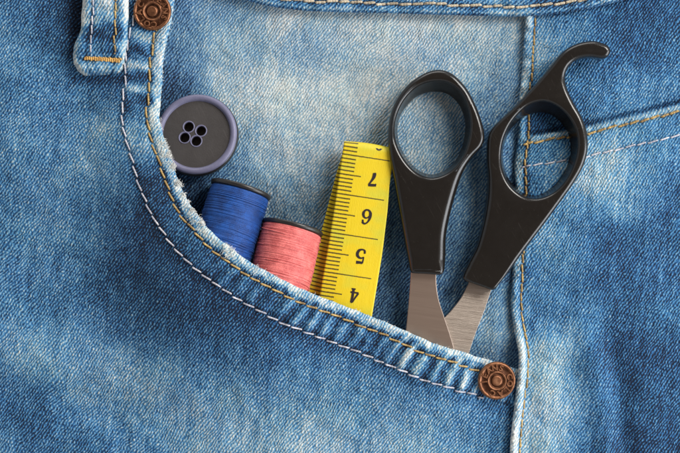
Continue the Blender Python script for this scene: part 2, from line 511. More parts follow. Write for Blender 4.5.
EDGEXY = EC[:, :2]+EN*ej[:, None]

def s_at(px, py):
    return ES[np.argmin((EC[:, 0]-px)**2+(EC[:, 1]-py)**2)]
S_SPOOL = s_at(240, 255); S_END = ES[-1]; S_TAPE = s_at(340, 304)
blob_s = np.array([s_at(x, y) for x, y in [(176, 0), (170, 30), (165, 44), (163, 56), (163, 68), (163, 80), (162, 92), (160, 104), (162, 132), (168, 152), (176, 176), (186, 198)]])
blob_v = np.array([.30, .06, .80, .14, .82, .04, .76, .14, .66, .50, .02, .22])  # hem blotches; the near-black one below the button is painted fold shade

def ribs(S, D):
    Sx = S+D*.22+2.2*NB.f(S, D*1.3, 30, 2)
    r = .5+.5*np.sin(2*math.pi*Sx/14.5)
    r = r**1.1*(1+.45*NA.f(S, S*0+4, 24, 2))+.30*NC.f(S, D*.5, 7, 2)
    low = np.interp(S+2.5*NB.f(S, D, 14, 2), blob_s, blob_v)
    k = sst(S_SPOOL-60, S_SPOOL+40, S)
    amp = .20+.27*sst(S_SPOOL, S_END-60, S)
    base = .18+.10*sst(S_TAPE, S_END, S)
    return r, low*(1-k)+(base+amp*r)*k

def front_z(X, Y, S, D):
    hz = np.interp(S, ES, ez)+HEMT
    body = 9+4*NA.f(X, Y, 120, 3)+.9*NB.f(X, Y, 28, 3)
    body += 4.5*np.exp(-((Y-(345+.22*X))/26)**2)*sst(330, 60, X)-3.0*np.exp(-((Y-(392+.16*X))/20)**2)*sst(280, 40, X)
    bag = 38*np.exp(-(((X-262)/95)**2+((Y-345)/70)**2))
    body = body+bag*.55
    body -= 13*np.exp(-((X-82)/6)**2)*sst(66, 30, Y)
    right = sst(470, 508, X)
    body = body*(1-right)+5.5*right
    w = np.exp(-(np.maximum(D-8, 0)/(62+36*np.exp(-((S-S_SPOOL)/110)**2)))**2.2)
    z = hz*w+body*(1-w)
    r, _ = ribs(S, D)
    k = sst(S_SPOOL-60, S_SPOOL+40, S)*.8+.35
    z += 2.5*(r-.5)*k*sst(9, 17, D)*sst(44, 34, D)
    for dd in (12.5, 37.5):
        z -= 1.9*np.exp(-((D-dd)/2.2)**2)
    z -= 1.6*sst(37, 41, D)*sst(75, 41, D)
    z += .5*NC.f(X, Y, 9, 2)*sst(1, 6, D)
    z += .9*NB.f(S, D*.7, 8, 2)*sst(14, 3, D)
    return z

def front_wear_shade(X, Y, S, D):
    w = .415+(np.maximum(FRONT_WEAR_SHADE(X, Y), .17)-.42)*1.05+cloth_noise(X, Y)
    w = w-.42*np.exp(-((X-77)/7)**2)*sst(62, 44, Y)-.24*np.exp(-((Y-81)/5)**2)*sst(66, 78, X)*sst(134, 120, X)  # shadow beside and below the belt loop, painted into the tone
    _, rv = ribs(S, D)
    hem = rv+.10*NC.f(X, Y, 8, 3)
    wb = 8.3-2.6*sst(S_SPOOL-20, S_TAPE, S)+2.6*NB.f(S, S*0+2, 13, 3)
    k = sst(wb+3.5, wb-2.5, D)
    hem = hem*(1-k)+(.79+.15*NC.f(X, Y, 7, 2))*k
    hem = hem-.16*np.exp(-((D-37.5)/3)**2)-.10*np.exp(-((D-12.5)/2.5)**2)
    kk = sst(36.5, 40, D)
    out = hem*(1-kk)+w*kk
    out -= .10*np.exp(-((D-43)/7)**2)
    return out

sc = s_at(205, 224)
fx = np.where(ES < sc, -30, np.interp(ES, [sc, S_END], [-30, 527]))
fy = np.where(ES < sc, np.interp(ES, [0, sc], [-32, 485]), 485)
kf = np.exp(-((ES-sc)/60)**2)
FAR = np.stack([fx, fy], 1)
front = rolled('pocket_front', EDGEXY, ES, 1.0, EN, HEMT, list(np.arange(1, 44, 1.0)), (FAR, 190), front_z, front_wear_shade, M_FRONT, True)

def stitch(name, pts, zf, period, rad, mat, tilt=1.0, lift=1.35, dip=3.6, start=0.0, gap=.16, label=None, jit=.5):
    """one running thread: over the cloth for each stitch, down through it between two"""
    c, s = spline(pts, .55)
    tt, nn = normals2(c)
    n_st = s[-1]/period
    cut = np.cumsum(np.r_[start, period*(1+RNG.normal(0, .07, int(n_st*1.4)+3))])
    k = np.searchsorted(cut, s, 'right')-1
    k = np.clip(k, 0, len(cut)-2)
    ph = (s-cut[k])/(cut[k+1]-cut[k])
    ph = np.clip(ph, 0, 1)
    over = sst(0, gap, ph)*sst(1, 1-gap, ph)
    zz = -dip+(lift+dip)*over
    off = tilt*(ph-.5)*-2*sst(0, .1, ph)*sst(1, .9, ph)+RNG.normal(0, jit, len(cut))[k]*over
    p2 = c[:, :2]+nn*off[:, None]
    z = zf(p2[:, 0], p2[:, 1], c)+zz
    r = rad*(.80+.20*over)*(1+.10*np.sin(s*2.3))
    v, q = tube(np.column_stack([p2, z]), r, 7)
    o = link(name, mesh_np(name, v, q), mat, label=label)
    return child(o, jeans)

def hem_line(d):
    return [tuple(EC[i, :2]+EN[i]*d)+(ES[i], d) for i in range(2, len(EC)-4, 6)]
def zf_front(x, y, c):
    return front_z(x, y, c[:, 2], c[:, 3])
gold_pts = hem_line(12.5); white_pts = hem_line(37.5)
stitch('hem_stitching', [p for p in gold_pts if p[0] < 486], zf_front, 12.4, 1.02, M_GOLD, tilt=.8, label='gold stitching along the pocket edge')
stitch('hem_stitching', [p for p in white_pts if p[0] < 488 and p[2] > s_at(165, 50)-20 or p[1] < 30], zf_front, 12.6, .92, M_WHITE, tilt=.9, label='white stitching below the pocket hem')

# --- frayed fluff on the worn edge
def fluff():
    bag = Bag()
    idx = np.arange(len(EC))
    lumps = [(169.5, 157, 4.2), (173, 168, 3.6), (178, 186, 4.0), (184, 197, 3.0), (193, 213, 3.4), (203, 224, 2.6)]
    def hair(p, d, L, r, curl):
        # a cotton end curling back on itself
        n = 6
        a = np.cross(d, (random.gauss(0, 1), random.gauss(0, 1), random.gauss(0, 1)+.01)); a /= np.linalg.norm(a)+1e-9
        sweep = random.uniform(1.6, 4.4); rad = L/sweep*1.1
        t = np.linspace(0, sweep, n)[:, None]
        q = p+rad*(d*np.sin(t)+a*(1-np.cos(t)))
        v, f = tube(q, r*np.linspace(1, .6, n), 3, up=(.3, .2, 1))
        bag.add(v, f)
    for k in range(2300):
        if k < 1500:
            s = random.uniform(s_at(161, 110), s_at(262, 268))
        else:
            s = random.uniform(30, S_END-24)
        if NC.f(s, 0*s+7, 13, 2) < random.uniform(-.25, .35): continue
        i = int(np.clip(np.searchsorted(ES, s), 1, len(ES)-2))
        ang = math.radians(random.uniform(-70, 88))
        R = HEMT/2
        dd = R-R*math.cos(ang) if random.random() < .6 else random.uniform(0, 10.5)
        zz = ez[i]+HEMT+(-R+R*math.sin(ang) if dd < R else 0)
        p = np.array([*(EDGEXY[i]+EN[i]*dd), zz+.1])
        out = -EN[i]*math.cos(ang)*random.uniform(.2, 1)+ET[i]*random.gauss(0, .9)
        d = np.array([out[0], out[1], random.uniform(-.1, .4)])
        d /= np.linalg.norm(d)
        fl = 1.0 if k < 1500 else .62
        hair(p, d, random.uniform(1.6, 5.2)*fl, random.uniform(.15, .29), random.gauss(0, 1.5)*fl)
    for lx, ly, rr in lumps:
        if rr == 0: continue
        i = int(np.searchsorted(ES, s_at(lx, ly)))
        for k in range(95):
            th = random.uniform(0, 6.283); ph = random.uniform(-.3, 1.2)
            base = np.array([*(EDGEXY[i]+EN[i]*1.5), ez[i]+HEMT-3.0])
            d = np.array([math.cos(th)*math.cos(ph), math.sin(th)*math.cos(ph), math.sin(ph)])
            hair(base+d*rr*.5*random.random(), d, rr*random.uniform(.6, 1.7), random.uniform(.16, .30), random.gauss(0, 2.0))
    o = link('frayed_fluff', bag.mesh('frayed_fluff'), M_FUZZ, label='white frayed fluff along the pocket edge')
    o['kind'] = 'stuff'
    return child(o, jeans)
fluff()

# --- pocket facing (the cloth seen inside the opening) ---------------------------------
def back_z(X, Y):
    z = 1.0+3.0*NA.f(X+300, Y, 110, 3)+1.0*NB.f(X, Y+90, 30, 3)+.35*NC.f(X, Y, 9, 2)
    z -= 24*np.exp(-(((X-256)/62)**2+((Y-236)/46)**2))
    z -= 7*sst(330, 380, Y)
    z += 2.2*np.exp(-((X-(505-.03*Y))/9)**2)*sst(30, 60, Y)      # slack beside the seam
    z -= 4*np.exp(-((X-197)/55)**2-((Y-134)/50)**2)
    z = z*sst(522, 496, X)+(1.2-4.0*sst(335, 360, Y))*(1-sst(522, 496, X))
    return z
gx = np.arange(118, 531, 1.25); gy = np.arange(-34, 400, 1.25)
X, Y = np.meshgrid(gx, gy)
me = mesh_np('pocket_facing', np.stack([X, Y, back_z(X, Y)], -1).reshape(-1, 3), quads(len(gy), len(gx), True))
put_uv(me, np.stack([X, CY*2-Y], -1).reshape(-1, 2))
put_attr(me, 'wear_shade', np.clip(.47+(BACK_WEAR_SHADE(X, Y)-.5)*.98+cloth_noise(X+500, Y), 0, 1))
child(link('pocket_facing', me, M_BACK), jeans)

# --- side panel with its turned seam -------------------------------------------
SEAM = [(527, -32), (525, 15), (523.6, 38), (522.2, 60), (520.8, 80), (518.8, 100), (517.6, 135), (514.2, 165), (515.2, 190), (514.6, 215), (512.8, 240), (512, 277), (510.5, 304), (514, 333), (517.5, 353), (517, 372), (514, 400), (509.5, 440), (508, 487)]
SC, SS = spline(SEAM, 1.1)
SN = normals2(SC)[1]
yk = np.array([(505, 140), (520, 138), (588, 126.5), (634, 116), (680, 104.5), (730, 91)], float)
def yoke(x): return np.interp(x, yk[:, 0], yk[:, 1])
SEAMT = 8.0
def side_z(X, Y, S, D):
    ys = np.interp(S, SS, SC[:, 1])
    top = 10+7*sst(320, 352, ys)+2.4*NB.f(S, D*.6, 11, 3)
    body = 6+3.0*NA.f(X+90, Y, 100, 3)+1.0*NB.f(X, Y, 26, 3)+.45*NC.f(X, Y, 9, 2)
    xl = np.interp(Y, [300, 340, 380, 420, 453, 490], [575, 588, 597, 601, 605, 607])
    body += (5.5*np.exp(-((X-xl)/13)**2)-5.0*np.exp(-((X-xl-20)/11)**2))*sst(300, 360, Y)
    body += 2.4*np.exp(-((X-548)/16)**2)*sst(325, 350, Y)
    for yy, a, wd in ((210, 2.0, 12), (250, 1.8, 10), (228, -2.0, 9), (303, 1.4, 7), (325, -1.6, 8), (348, 1.5, 9), (368, -1.5, 8)):
        body += a*np.exp(-((Y-yy-.35*(X-560))/wd)**2)*np.exp(-((X-552)/36)**2)
    f = Y-yoke(X)
    body += 5.2*sst(-.9, 1.1, f)*(1-.55*sst(20, 110, f))+1.6*np.exp(-((f-3.2)/2.6)**2)-3.0*np.exp(-((f+2.2)/2.4)**2)
    body -= 1.7*np.exp(-((f-7.0)/1.9)**2)+1.3*np.exp(-((f-30.0)/2.2)**2)
    body += 1.0*NB.f(X, f*.5, 8, 2)*sst(8, 2, f)*sst(-2, 1, f)
    w = sst(15, 3, D)
    z = top*w+body*(1-w)
    z -= 1.6*np.exp(-((D-10.0)/2.0)**2)
    return z
def side_wear_shade(X, Y, S, D):
    w = .335+(SIDE_WEAR_SHADE(X, Y)-.42)*1.2+cloth_noise(X+900, Y)
    ys = np.interp(S, SS, SC[:, 1])
    f = Y-yoke(X)
    w = w+(.72-w)*sst(9, 5, f)*sst(-1.2, .6, f)*.85
    w -= .18*np.exp(-((f+3)/3)**2)  # crevice shade above the slanting fold, painted into the tone
    rw = .62+.10*sst(60, 20, ys)+.30*sst(315, 350, ys)+.16*NB.f(S, S*0+9, 12, 3)
    k = sst(9.5, 5.5, D)
    w = w*(1-k)+rw*k
    w -= .14*np.exp(-((D-10)/2.5)**2)
    return w
far = np.stack([np.full(len(SC), 735.0), SC[:, 1]], 1)
rolled('side_panel', SC, SS, -1.0, None, SEAMT, list(np.arange(.8, 22, .9)), (far, 150), side_z, side_wear_shade, M_SIDE, False)

def zf_side(x, y, c):
    return side_z(x, y, c[:, 2], c[:, 3])
def seam_line(d): return [tuple(SC[i]-SN[i]*d)+(SS[i], d) for i in range(2, len(SC)-2, 8)]
stitch('seam_stitching', seam_line(10.0), zf_side, 9.5, 1.05, M_GOLD, tilt=.5, lift=.9, label='gold stitching beside the side seam')
def yoke_line(f, x0, x1):
    out = []
    for x in np.arange(x0, x1, 6.0):
        y = yoke(x)+f
        out.append((x, y, np.interp(y, SC[:, 1], SS), x-np.interp(y, SC[:, 1], SC[:, 0])))
    return out
stitch('yoke_stitching', yoke_line(7.0, 522, 725), zf_side, 10.5, 1.15, M_GOLD, tilt=.7, lift=1.2, label='gold stitching under the slanting fold')
stitch('yoke_stitching', yoke_line(30.0, 520, 725), zf_side, 11.5, .85, M_WHITE, tilt=.5, lift=.8, label='white stitching below the slanting fold')

# --- waistband -----------------------------------------------------------------
WB = [(150, -26), (195, -14), (232, -3), (266, 6.5), (299, 11), (332, 13), (400, 14.5), (480, 16.8), (524, 17.3), (568, 13), (612, 4), (640, -3), (720, -26)]
WC, WS = spline(WB, 1.1)
WN = normals2(WC)[1]
def band_z(X, Y, S, D):
    z = 15+1.4*NB.f(S, D, 16, 3)+.5*NC.f(X, Y, 8, 2)
    return z-1.8*np.exp(-((D-9.5)/2)**2)-5*sst(5, 1, D)*0
def band_wear(X, Y, S, D):
    w = .40+.16*NA.f(S, D*1.2, 22, 3)-.10*sst(480, 620, X)
    w += .28*sst(5.5, 3, D)*sst(1, 3, D)
    return w-.15*np.exp(-((D-9.5)/2.2)**2)
rolled('waistband', WC, WS, -1.0, None, 11.0, list(np.arange(1, 46, 1.0)), None, band_z, band_wear, M_BAND, False)
def zf_band(x, y, c): return band_z(x, y, c[:, 2], c[:, 3])
stitch('waistband_stitching', [tuple(WC[i]-WN[i]*9.5)+(WS[i], 9.5) for i in range(2, len(WC)-2, 8)], zf_band, 12.0, 1.35, M_BEIGE, tilt=.5, label='beige stitching along the waistband')

# --- belt loop --------------------------------------------------------------------
def belt_loop():
    nu, nv = 72, 120
    prof = np.sin(np.linspace(-math.pi/2, math.pi/2, nu))*.5+np.linspace(-1, 1, nu)*.5
    prof = np.sign(prof)*np.abs(prof)**.8
    ys = np.r_[np.linspace(-34, 64, 85), 64+12.5*np.sin(np.linspace(0, math.pi/2, nv-84)[1:])]
    U_, V_ = np.meshgrid(prof, ys)
    xl = np.interp(V_, [-34, 0, 32, 44, 52, 62, 72, 77], [86, 84.5, 83, 77.5, 74.5, 74.5, 79, 86])
    xr = np.interp(V_, [-34, 0, 40, 60, 70, 77], [131.5, 131, 129, 127.5, 126.5, 121])
    xl = np.interp(np.arange(nv), np.arange(nv), np.convolve(np.pad(xl[:, 0], 4, 'edge'), np.ones(9)/9, 'valid'))[:, None]+0*V_
    Xc = (xl+xr)/2; hw = (xr-xl)/2
    hw = hw+.5*NB.f(V_, V_*0+U_*2, 9, 2)
    Xx = Xc+U_*hw
    edge = np.clip(1-np.abs(U_)**7, 0, 1)**.5
    tip = np.clip((76.6-V_)/7, 0, 1); tip = np.sqrt(np.clip(1-(1-tip)**2, 0, 1))
    topz = np.interp(V_, [-34, 0, 35, 50, 58, 64, 70, 77], [31, 30, 28, 26, 24, 23, 24, 22])
    low = 7.0
    low = np.where(V_ > 66, 7.0, np.maximum(topz-10, 7.0))
    Z = low+(topz-low)*edge*tip
    Z = Z-1.5*np.exp(-((U_+.52)*22/2.2)**2)*edge-1.5*np.exp(-((U_-.50)*22/2.2)**2)*edge-2.2*np.exp(-((V_-60.8)/2.4)**2)*edge*sst(.95, .75, np.abs(U_))
    Z += .7*NC.f(Xx, V_, 9, 2)*edge*tip+.9*NB.f(Xx, V_*1.7, 12, 2)*edge*tip
    me = mesh_np('belt_loop', np.stack([Xx, V_, Z], -1).reshape(-1, 3), quads(nv, nu, True))
    put_uv(me, np.stack([Xx, CY*2-V_], -1).reshape(-1, 2))
    w = np.interp(V_, [-30, 10, 22, 30, 40, 46, 54, 60, 68, 77], [.80, .76, .60, .26, .22, .46, .40, .46, .70, .62])
    w = w+.20*NA.f(Xx, V_, 12, 4)+.40*np.exp(-((np.abs(U_)-.93)/.12)**2)-.16*np.exp(-((U_+.52)*22/3)**2)-.16*np.exp(-((U_-.5)*22/3)**2)
    put_attr(me, 'wear_shade', np.clip(w, 0, 1))
    lo = child(link('belt_loop', me, M_LOOP, label='belt loop with an orange bartack'), jeans)
    zi = lambda y, u: np.interp(y, [-34, 0, 35, 50, 58, 64, 70, 77], [31, 30, 28, 26, 24, 23, 24, 22])-1.2
    a = stitch('loop_stitching', [(97, -30), (96, 0), (95, 30), (93, 54)], lambda x, y, c: zi(y, 0), 9.5, .85, M_WHITE, tilt=.4, lift=1.0, label='white stitching')
    b_ = stitch('loop_stitching', [(119, -30), (118.5, 0), (117.5, 30), (117, 56)], lambda x, y, c: zi(y, 0), 8.5, .85, M_GOLD, tilt=.4, lift=1.0, label='gold stitching')
    n = 17
    pts = []
    for k in range(n*12):
        t = k/(n*12-1)
        px = 87+t*35.5; py = 59.3+t*2.9
        ph = t*n*2*math.pi
        pts.append((px+.6*math.cos(ph), py+1.5*math.sin(ph)+.5*math.sin(k*.21), 23.2-1.2+.9*math.cos(ph*2+1)))
    v, q = tube(pts, 1.0, 6)
    c_ = child(link('bartack', mesh_np('bartack', v, q), M_TACK), jeans)
    for o in (a, b_, c_):
        o.parent = lo; o.matrix_parent_inverse = Matrix.Identity(4)
belt_loop()

# --- copper rivets ------------------------------------------------------------------
def glyph(ch, size):
    cu = bpy.data.curves.new('glyph', 'FONT'); cu.body = ch; cu.size = size
    cu.align_x = 'CENTER'; cu.extrude = .55; cu.bevel_depth = .22; cu.bevel_resolution = 1; cu.resolution_u = 4
    cu.offset = .10
    ob = bpy.data.objects.new('glyph', cu); COL.objects.link(ob)
    dg = bpy.context.evaluated_depsgraph_get()
    me = ob.evaluated_get(dg).to_mesh()
    v = np.array([tuple(x.co) for x in me.vertices]); f = [tuple(p.vertices) for p in me.polygons]
    ob.evaluated_get(dg).to_mesh_clear()
    bpy.data.objects.remove(ob); bpy.data.curves.remove(cu)
    return v, f

GLYPHS = {ch: glyph(ch, 8.0) for ch in set('JEANSCOLAC')}
def rivet(cx, cy, z, rot, tilt, label):
    R = 19.0
    prof = [(R-1.5, -3), (R-.2, -1.5), (R, .5), (R-.25, 1.7), (R-.9, 2.8), (R-1.8, 3.3), (R-2.6, 3.1), (R-3.3, 2.5), (R-4.2, 2.3), (R-8.6, 2.6),
            (R-9.1, 2.9), (R-9.6, 3.7), (R-10.3, 3.9), (R-11.0, 3.5), (R-11.6, 2.5), (R-12.3, 2.0), (5.7, 2.1), (5.2, 3.0), (4.6, 3.5), (3.6, 3.6), (1.5, 3.5), (.3, 3.5)]
    bag = Bag()
    v, f = lathe(prof, 96)
    nf = [len(bag.f)]
    bag.add(v, f)
    bag.m = [1 if (i//96) in (7, 8, 9, 10, 14, 15, 16) else 0 for i in range(len(bag.f))]
    for ch, a in zip('JEANSCOLAC', (266, 293, 322, 350, 18, 72, 103, 132, 164, 200)):
        gv, gf = GLYPHS[ch]
        a = math.radians(a+rot)
        x, y = gv[:, 0], gv[:, 1]+10.4
        bag.add(np.stack([x*math.cos(a)+y*math.sin(a), -x*math.sin(a)+y*math.cos(a), gv[:, 2]+2.75], -1), gf)
    vv = np.vstack(bag.v)
    # local y is up; drawing y is down
    M = Matrix.Rotation(math.radians(tilt[0]), 3, 'X') @ Matrix.Rotation(math.radians(tilt[1]), 3, 'Y')
    vv = vv @ np.array(M).T
    px, py = plan(cx, cy, z)
    vv = np.stack([px+vv[:, 0], py-vv[:, 1], z+vv[:, 2]], -1)
    me = mesh_np('rivet', vv, bag.f)
    if len(me.polygons) == len(bag.m): me.polygons.foreach_set('material_index', bag.m)
    o = child(link('rivet', me, [M_COPPER, M_PATINA], label=label), jeans)
    for p in me.polygons:
        p.use_smooth = len(p.vertices) == 4
    return o
rivet(152.4, 11.5, 21, 100, (2, -3), 'copper rivet beside the belt loop')
rivet(496.5, 380.5, 22, 0, (4, 5), 'copper rivet at the pocket corner')

# ------------------------------------------------------------------ the button
def make_button():
    x, y, z = 198.0, 136.5, 3.0
    px, py = plan(x, y, 10)
    t = empty('coat_button', tuple(W([px, py, z])), 'round charcoal coat button with lavender rim and four holes, tucked under the pocket edge', 'button')
    t.rotation_euler = (math.radians(-10), math.radians(-6), 0)
    hc = np.array([(-8.2, 7.6), (4.3, 3.5), (-12.0, -3.3), (-.2, -6.8)])+np.array([0.0, 0.0])
    # face with real holes: a grid disc cut round four circles
    R0 = 33.8
    outer = np.array([(R0*math.cos(a), R0*math.sin(a)) for a in np.linspace(0, 2*math.pi, 96, endpoint=False)])
    loops = [outer]; nh = 28; rh = 5.1
    for h in hc:
        loops.append(np.array([(h[0]+rh*math.cos(a), h[1]+rh*math.sin(a)) for a in np.linspace(0, 2*math.pi, nh, endpoint=False)]))
    tri = tessellate_polygon([[Vector((p[0], p[1], 0)) for p in l] for l in loops])
    flat = np.vstack(loops)
    zt = 11.5
    def mm(v): return np.asarray(v)*U
    verts = [(p[0], p[1], zt) for p in flat]; faces = [tuple(t_) for t_ in tri]
    # make all face up
    ff = []
    for a, b_, c in faces:
        A, B, C = flat[a], flat[b_], flat[c]
        ff.append((a, b_, c) if (B[0]-A[0])*(C[1]-A[1])-(B[1]-A[1])*(C[0]-A[0]) > 0 else (a, c, b_))
    faces = ff
    base = 96
    for h in range(4):
        st = len(verts)
        for k in range(nh):
            p = flat[base+h*nh+k]; verts.append((p[0], p[1], 0.5))
        for k in range(nh):
            j = (k+1) % nh
            faces.append((base+h*nh+k, base+h*nh+j, st+j, st+k))
        faces.append(tuple(st+k for k in range(nh)))
    me = mesh_np('face', mm(verts), faces, world=False)
    o = link('face', me, M_BTN, t, smooth=False)
    prof = [(33.4, 10.5), (33.9, 11.8), (34.6, 13.6), (35.8, 14.8), (37.4, 15.2), (39.0, 14.8), (40.2, 13.6), (40.6, 12.0), (40.4, 10.8), (39.6, 10.2), (34, 9.6)]
    v, f = lathe(prof, 128, cap_last=False)
    link('rim', mesh_np('rim', mm(v), f, world=False), M_BTNRIM, t)
    prof = [(34, 10.6), (39.4, 10.9), (40.6, 10.4), (41.3, 8.8), (41.3, 3.0), (40.4, 1.0), (38.4, 0), (20, -.4), (.5, -.4)]
    v, f = lathe(prof, 128)
    link('back', mesh_np('back', mm(v), f, world=False), M_FLANGE, t)
    for h in hc:
        a = np.linspace(0, 2*math.pi, 41)
        c = np.stack([h[0]+5.75*np.cos(a), h[1]+5.75*np.sin(a), np.full(41, zt+.05)], -1)
        prof = [(4.8, -1.5), (5.0, .1), (5.3, .6), (5.8, .65), (6.2, .25), (6.4, -.6)]
        v, f = lathe([(r, zt+dz) for r, dz in prof], 40, cap_last=False)
        v = v+np.array([h[0], h[1], 0])
        f = [q[::-1] for q in f]
        link('hole_ring', mesh_np('hole_ring', mm(v), f, world=False), M_BTNRIM, t)
make_button()

# ------------------------------------------------------------------ thread spools
def make_spool(name, top, ang, z, tilt, r, rf, length, mat, label, seed):
    """top: where the middle of the top flange is seen; ang: lean of the axis; tilt: drop of the top end"""
    px, py = plan(top[0], top[1], z)
    t = empty(name, tuple(W([px, py, z])), label, 'thread spool')
    t.rotation_euler = (math.radians(-90-tilt), 0, math.radians(ang))
    # local: +z is the axis towards the top end after tipping; build along -z
    rng = np.random.default_rng(seed)
    def mm(v): return np.asarray(v)*U
    T = 4.6
    for z0, nm in ((0, 'flange'), (-length, 'flange')):
        pr = [(6, -T), (rf-1.6, -T), (rf-.5, -T+.5), (rf, -T+1.4), (rf, -1.4), (rf-.4, -.5), (rf-1.4, 0), (rf-4, .2), (10, .2), (9, -.6), (6, -.8), (.5, -.8)]
        v, f = lathe(pr, 96)
        v = v+np.array([0, 0, z0])
        link(nm, mesh_np(nm, mm(v), f, world=False), M_FLANGE, t)
    # wound thread: a full core and the real winding over it
    bag = Bag()
    a0, a1 = -T-.4, -length+.2
    zz = np.linspace(a0, a1, 40)
    v, f = lathe([(r-.72, q) for q in zz], 96, cap_last=False); bag.add(v, f)
    pitch = 1.18
    turns = (a0-a1)/pitch
    n = int(turns*56)
    k = np.linspace(0, 1, n)
    th = k*turns*2*math.pi
    wob = np.interp(k, np.linspace(0, 1, 90), rng.normal(0, .14, 90))
    rad = r-.55+np.interp(k, np.linspace(0, 1, 260), rng.normal(0, .20, 260))+.9*np.sin(np.pi*k)**.6
    p = np.stack([rad*np.cos(th), rad*np.sin(th), a0+(a1-a0)*k+wob+.5*np.sin(th*1.0+rng.random()*6)], -1)
    v, q = tube(p, .80, 5); bag.add(v, q)
    # strands lying across the winding
    for j in range(12):
        zc = rng.uniform(a1+8, a0-4); sl = rng.normal(0, 2.6); ph = rng.random()*6.28
        a = np.linspace(0, rng.uniform(2.5, 6.2), 60)
        zl = np.clip(zc+sl*np.sin(a+ph)+rng.normal(0, .8)*a, a1+1, a0-1)
        rr = r+.75+.25*rng.random()
        p = np.stack([rr*np.cos(a+ph), rr*np.sin(a+ph), zl], -1)
        p[0, :2] *= .94; p[-1, :2] *= .94
        v, q = tube(p, .66, 5); bag.add(v, q)
    vv = np.vstack(bag.v)
    me = mesh_np('wound_thread', mm(vv), bag.f, world=False)
    link('wound_thread', me, mat, t)
make_spool('thread_spool', (241.5, 187.5), -16.5, 16, 8, 29.3, 31.0, 84, M_BLUE, 'spool of royal blue thread standing in the pocket beside the coral one', 5)
make_spool('thread_spool', (293.0, 225.5), -13.5, 16, 8, 29.6, 31.0, 73, M_PINK, 'spool of coral pink thread between the blue spool and the yellow tape', 9)

# ------------------------------------------------------------------ tape measure
def ribbon(pts, w, z):
    c, s = spline(pts, .18)
    tt, nn = normals2(c)
    ww = np.interp(np.linspace(0, 1, len(c)), np.linspace(0, 1, len(w)), w)/2
    a = c[:, :2]+nn*ww[:, None]; b_ = c[:, :2]-nn*ww[:, None]
    v = np.vstack([np.column_stack([a, np.full(len(c), z)]), np.column_stack([b_, np.full(len(c), z)])])
    n = len(c)
    f = [(i, i+1, n+i+1, n+i) for i in range(n-1)]
    return v, f
# figures drawn upright in a 9 x 15 box, y up
FIG = {
    '4': [([(5.2, 14.2), (3.4, 9.8), (1.2, 5.4), (.6, 4.2)], [1.2, 1.5, 1.6]), ([(.5, 4.1), (4, 4.1), (8.8, 4.1)], [1.5, 1.4, 1.4]),
          ([(6.2, 14.4), (6.0, 9), (6.0, 5), (6.0, 1.0)], [2.2, 2.2, 2.2]), ([(4.0, .6), (6, .6), (8.2, .6)], [1.2, 1.2, 1.2]), ([(5.2, 14.2), (5.8, 14.3), (6.6, 14.3)], [1.0, 1.2, 1.6])],
    '5': [([(1.8, 14.0), (5, 13.9), (8.2, 14.2)], [1.9, 2.2, 2.6]), ([(1.9, 14.4), (1.6, 11), (1.5, 7.8)], [1.3, 1.2, 1.0]),
          ([(1.5, 7.9), (3.2, 9.2), (5.6, 9.2), (7.8, 7.4), (8.3, 4.8), (7.2, 2.0), (4.8, .7), (2.2, 1.0), (1.0, 2.6)], [1.0, 1.3, 1.9, 2.5, 2.5, 2.3, 1.5, 1.3, 2.0]),
          ([(.9, 2.4), (1.4, 3.4), (2.2, 3.4)], [1.6, 2.2, 1.4])],
    '6': [([(7.9, 12.6), (7.2, 14.0), (5.4, 14.6), (3.2, 13.2), (1.6, 10.2), (1.0, 6.6), (1.3, 3.2), (2.9, 1.0), (5.0, .5), (7.2, 1.7), (8.2, 4.4), (7.4, 7.4), (5.4, 8.8), (3.2, 8.0), (1.6, 5.8)],
             [2.0, 1.6, 1.2, 1.5, 2.1, 2.5, 2.4, 1.7, 1.4, 1.7, 2.3, 2.1, 1.3, 1.1, 1.0]), ([(7.0, 12.2), (7.8, 12.0), (8.4, 12.4)], [1.6, 2.2, 1.4])],
    '7': [([(1.0, 13.0), (4.5, 13.4), (8.4, 13.9)], [2.0, 2.3, 2.0]), ([(1.0, 14.3), (1.0, 12.6), (.9, 11.4)], [1.0, 1.1, 1.0]),
          ([(8.2, 13.6), (6.0, 9.8), (4.2, 6.0), (3.6, 3.2), (3.6, 1.4)], [1.2, 1.5, 2.0, 2.8, 3.0]), ([(3.5, 2.0), (3.6, 1.2), (3.7, .7)], [2.6, 2.8, 2.0])],
    '8': [([(4.5, 8.2), (1.8, 10.4), (2.2, 13.4), (4.8, 14.5), (7.4, 13.2), (7.4, 10.2), (4.5, 8.0), (1.4, 5.4), (1.2, 2.4), (4.5, .5), (7.8, 2.2), (7.8, 5.4), (4.6, 8.2)], [1.6, 1.9, 1.6, 1.3, 1.7, 1.7, 1.8, 2.1, 2.0, 1.4, 2.0, 2.0, 1.6])],
}
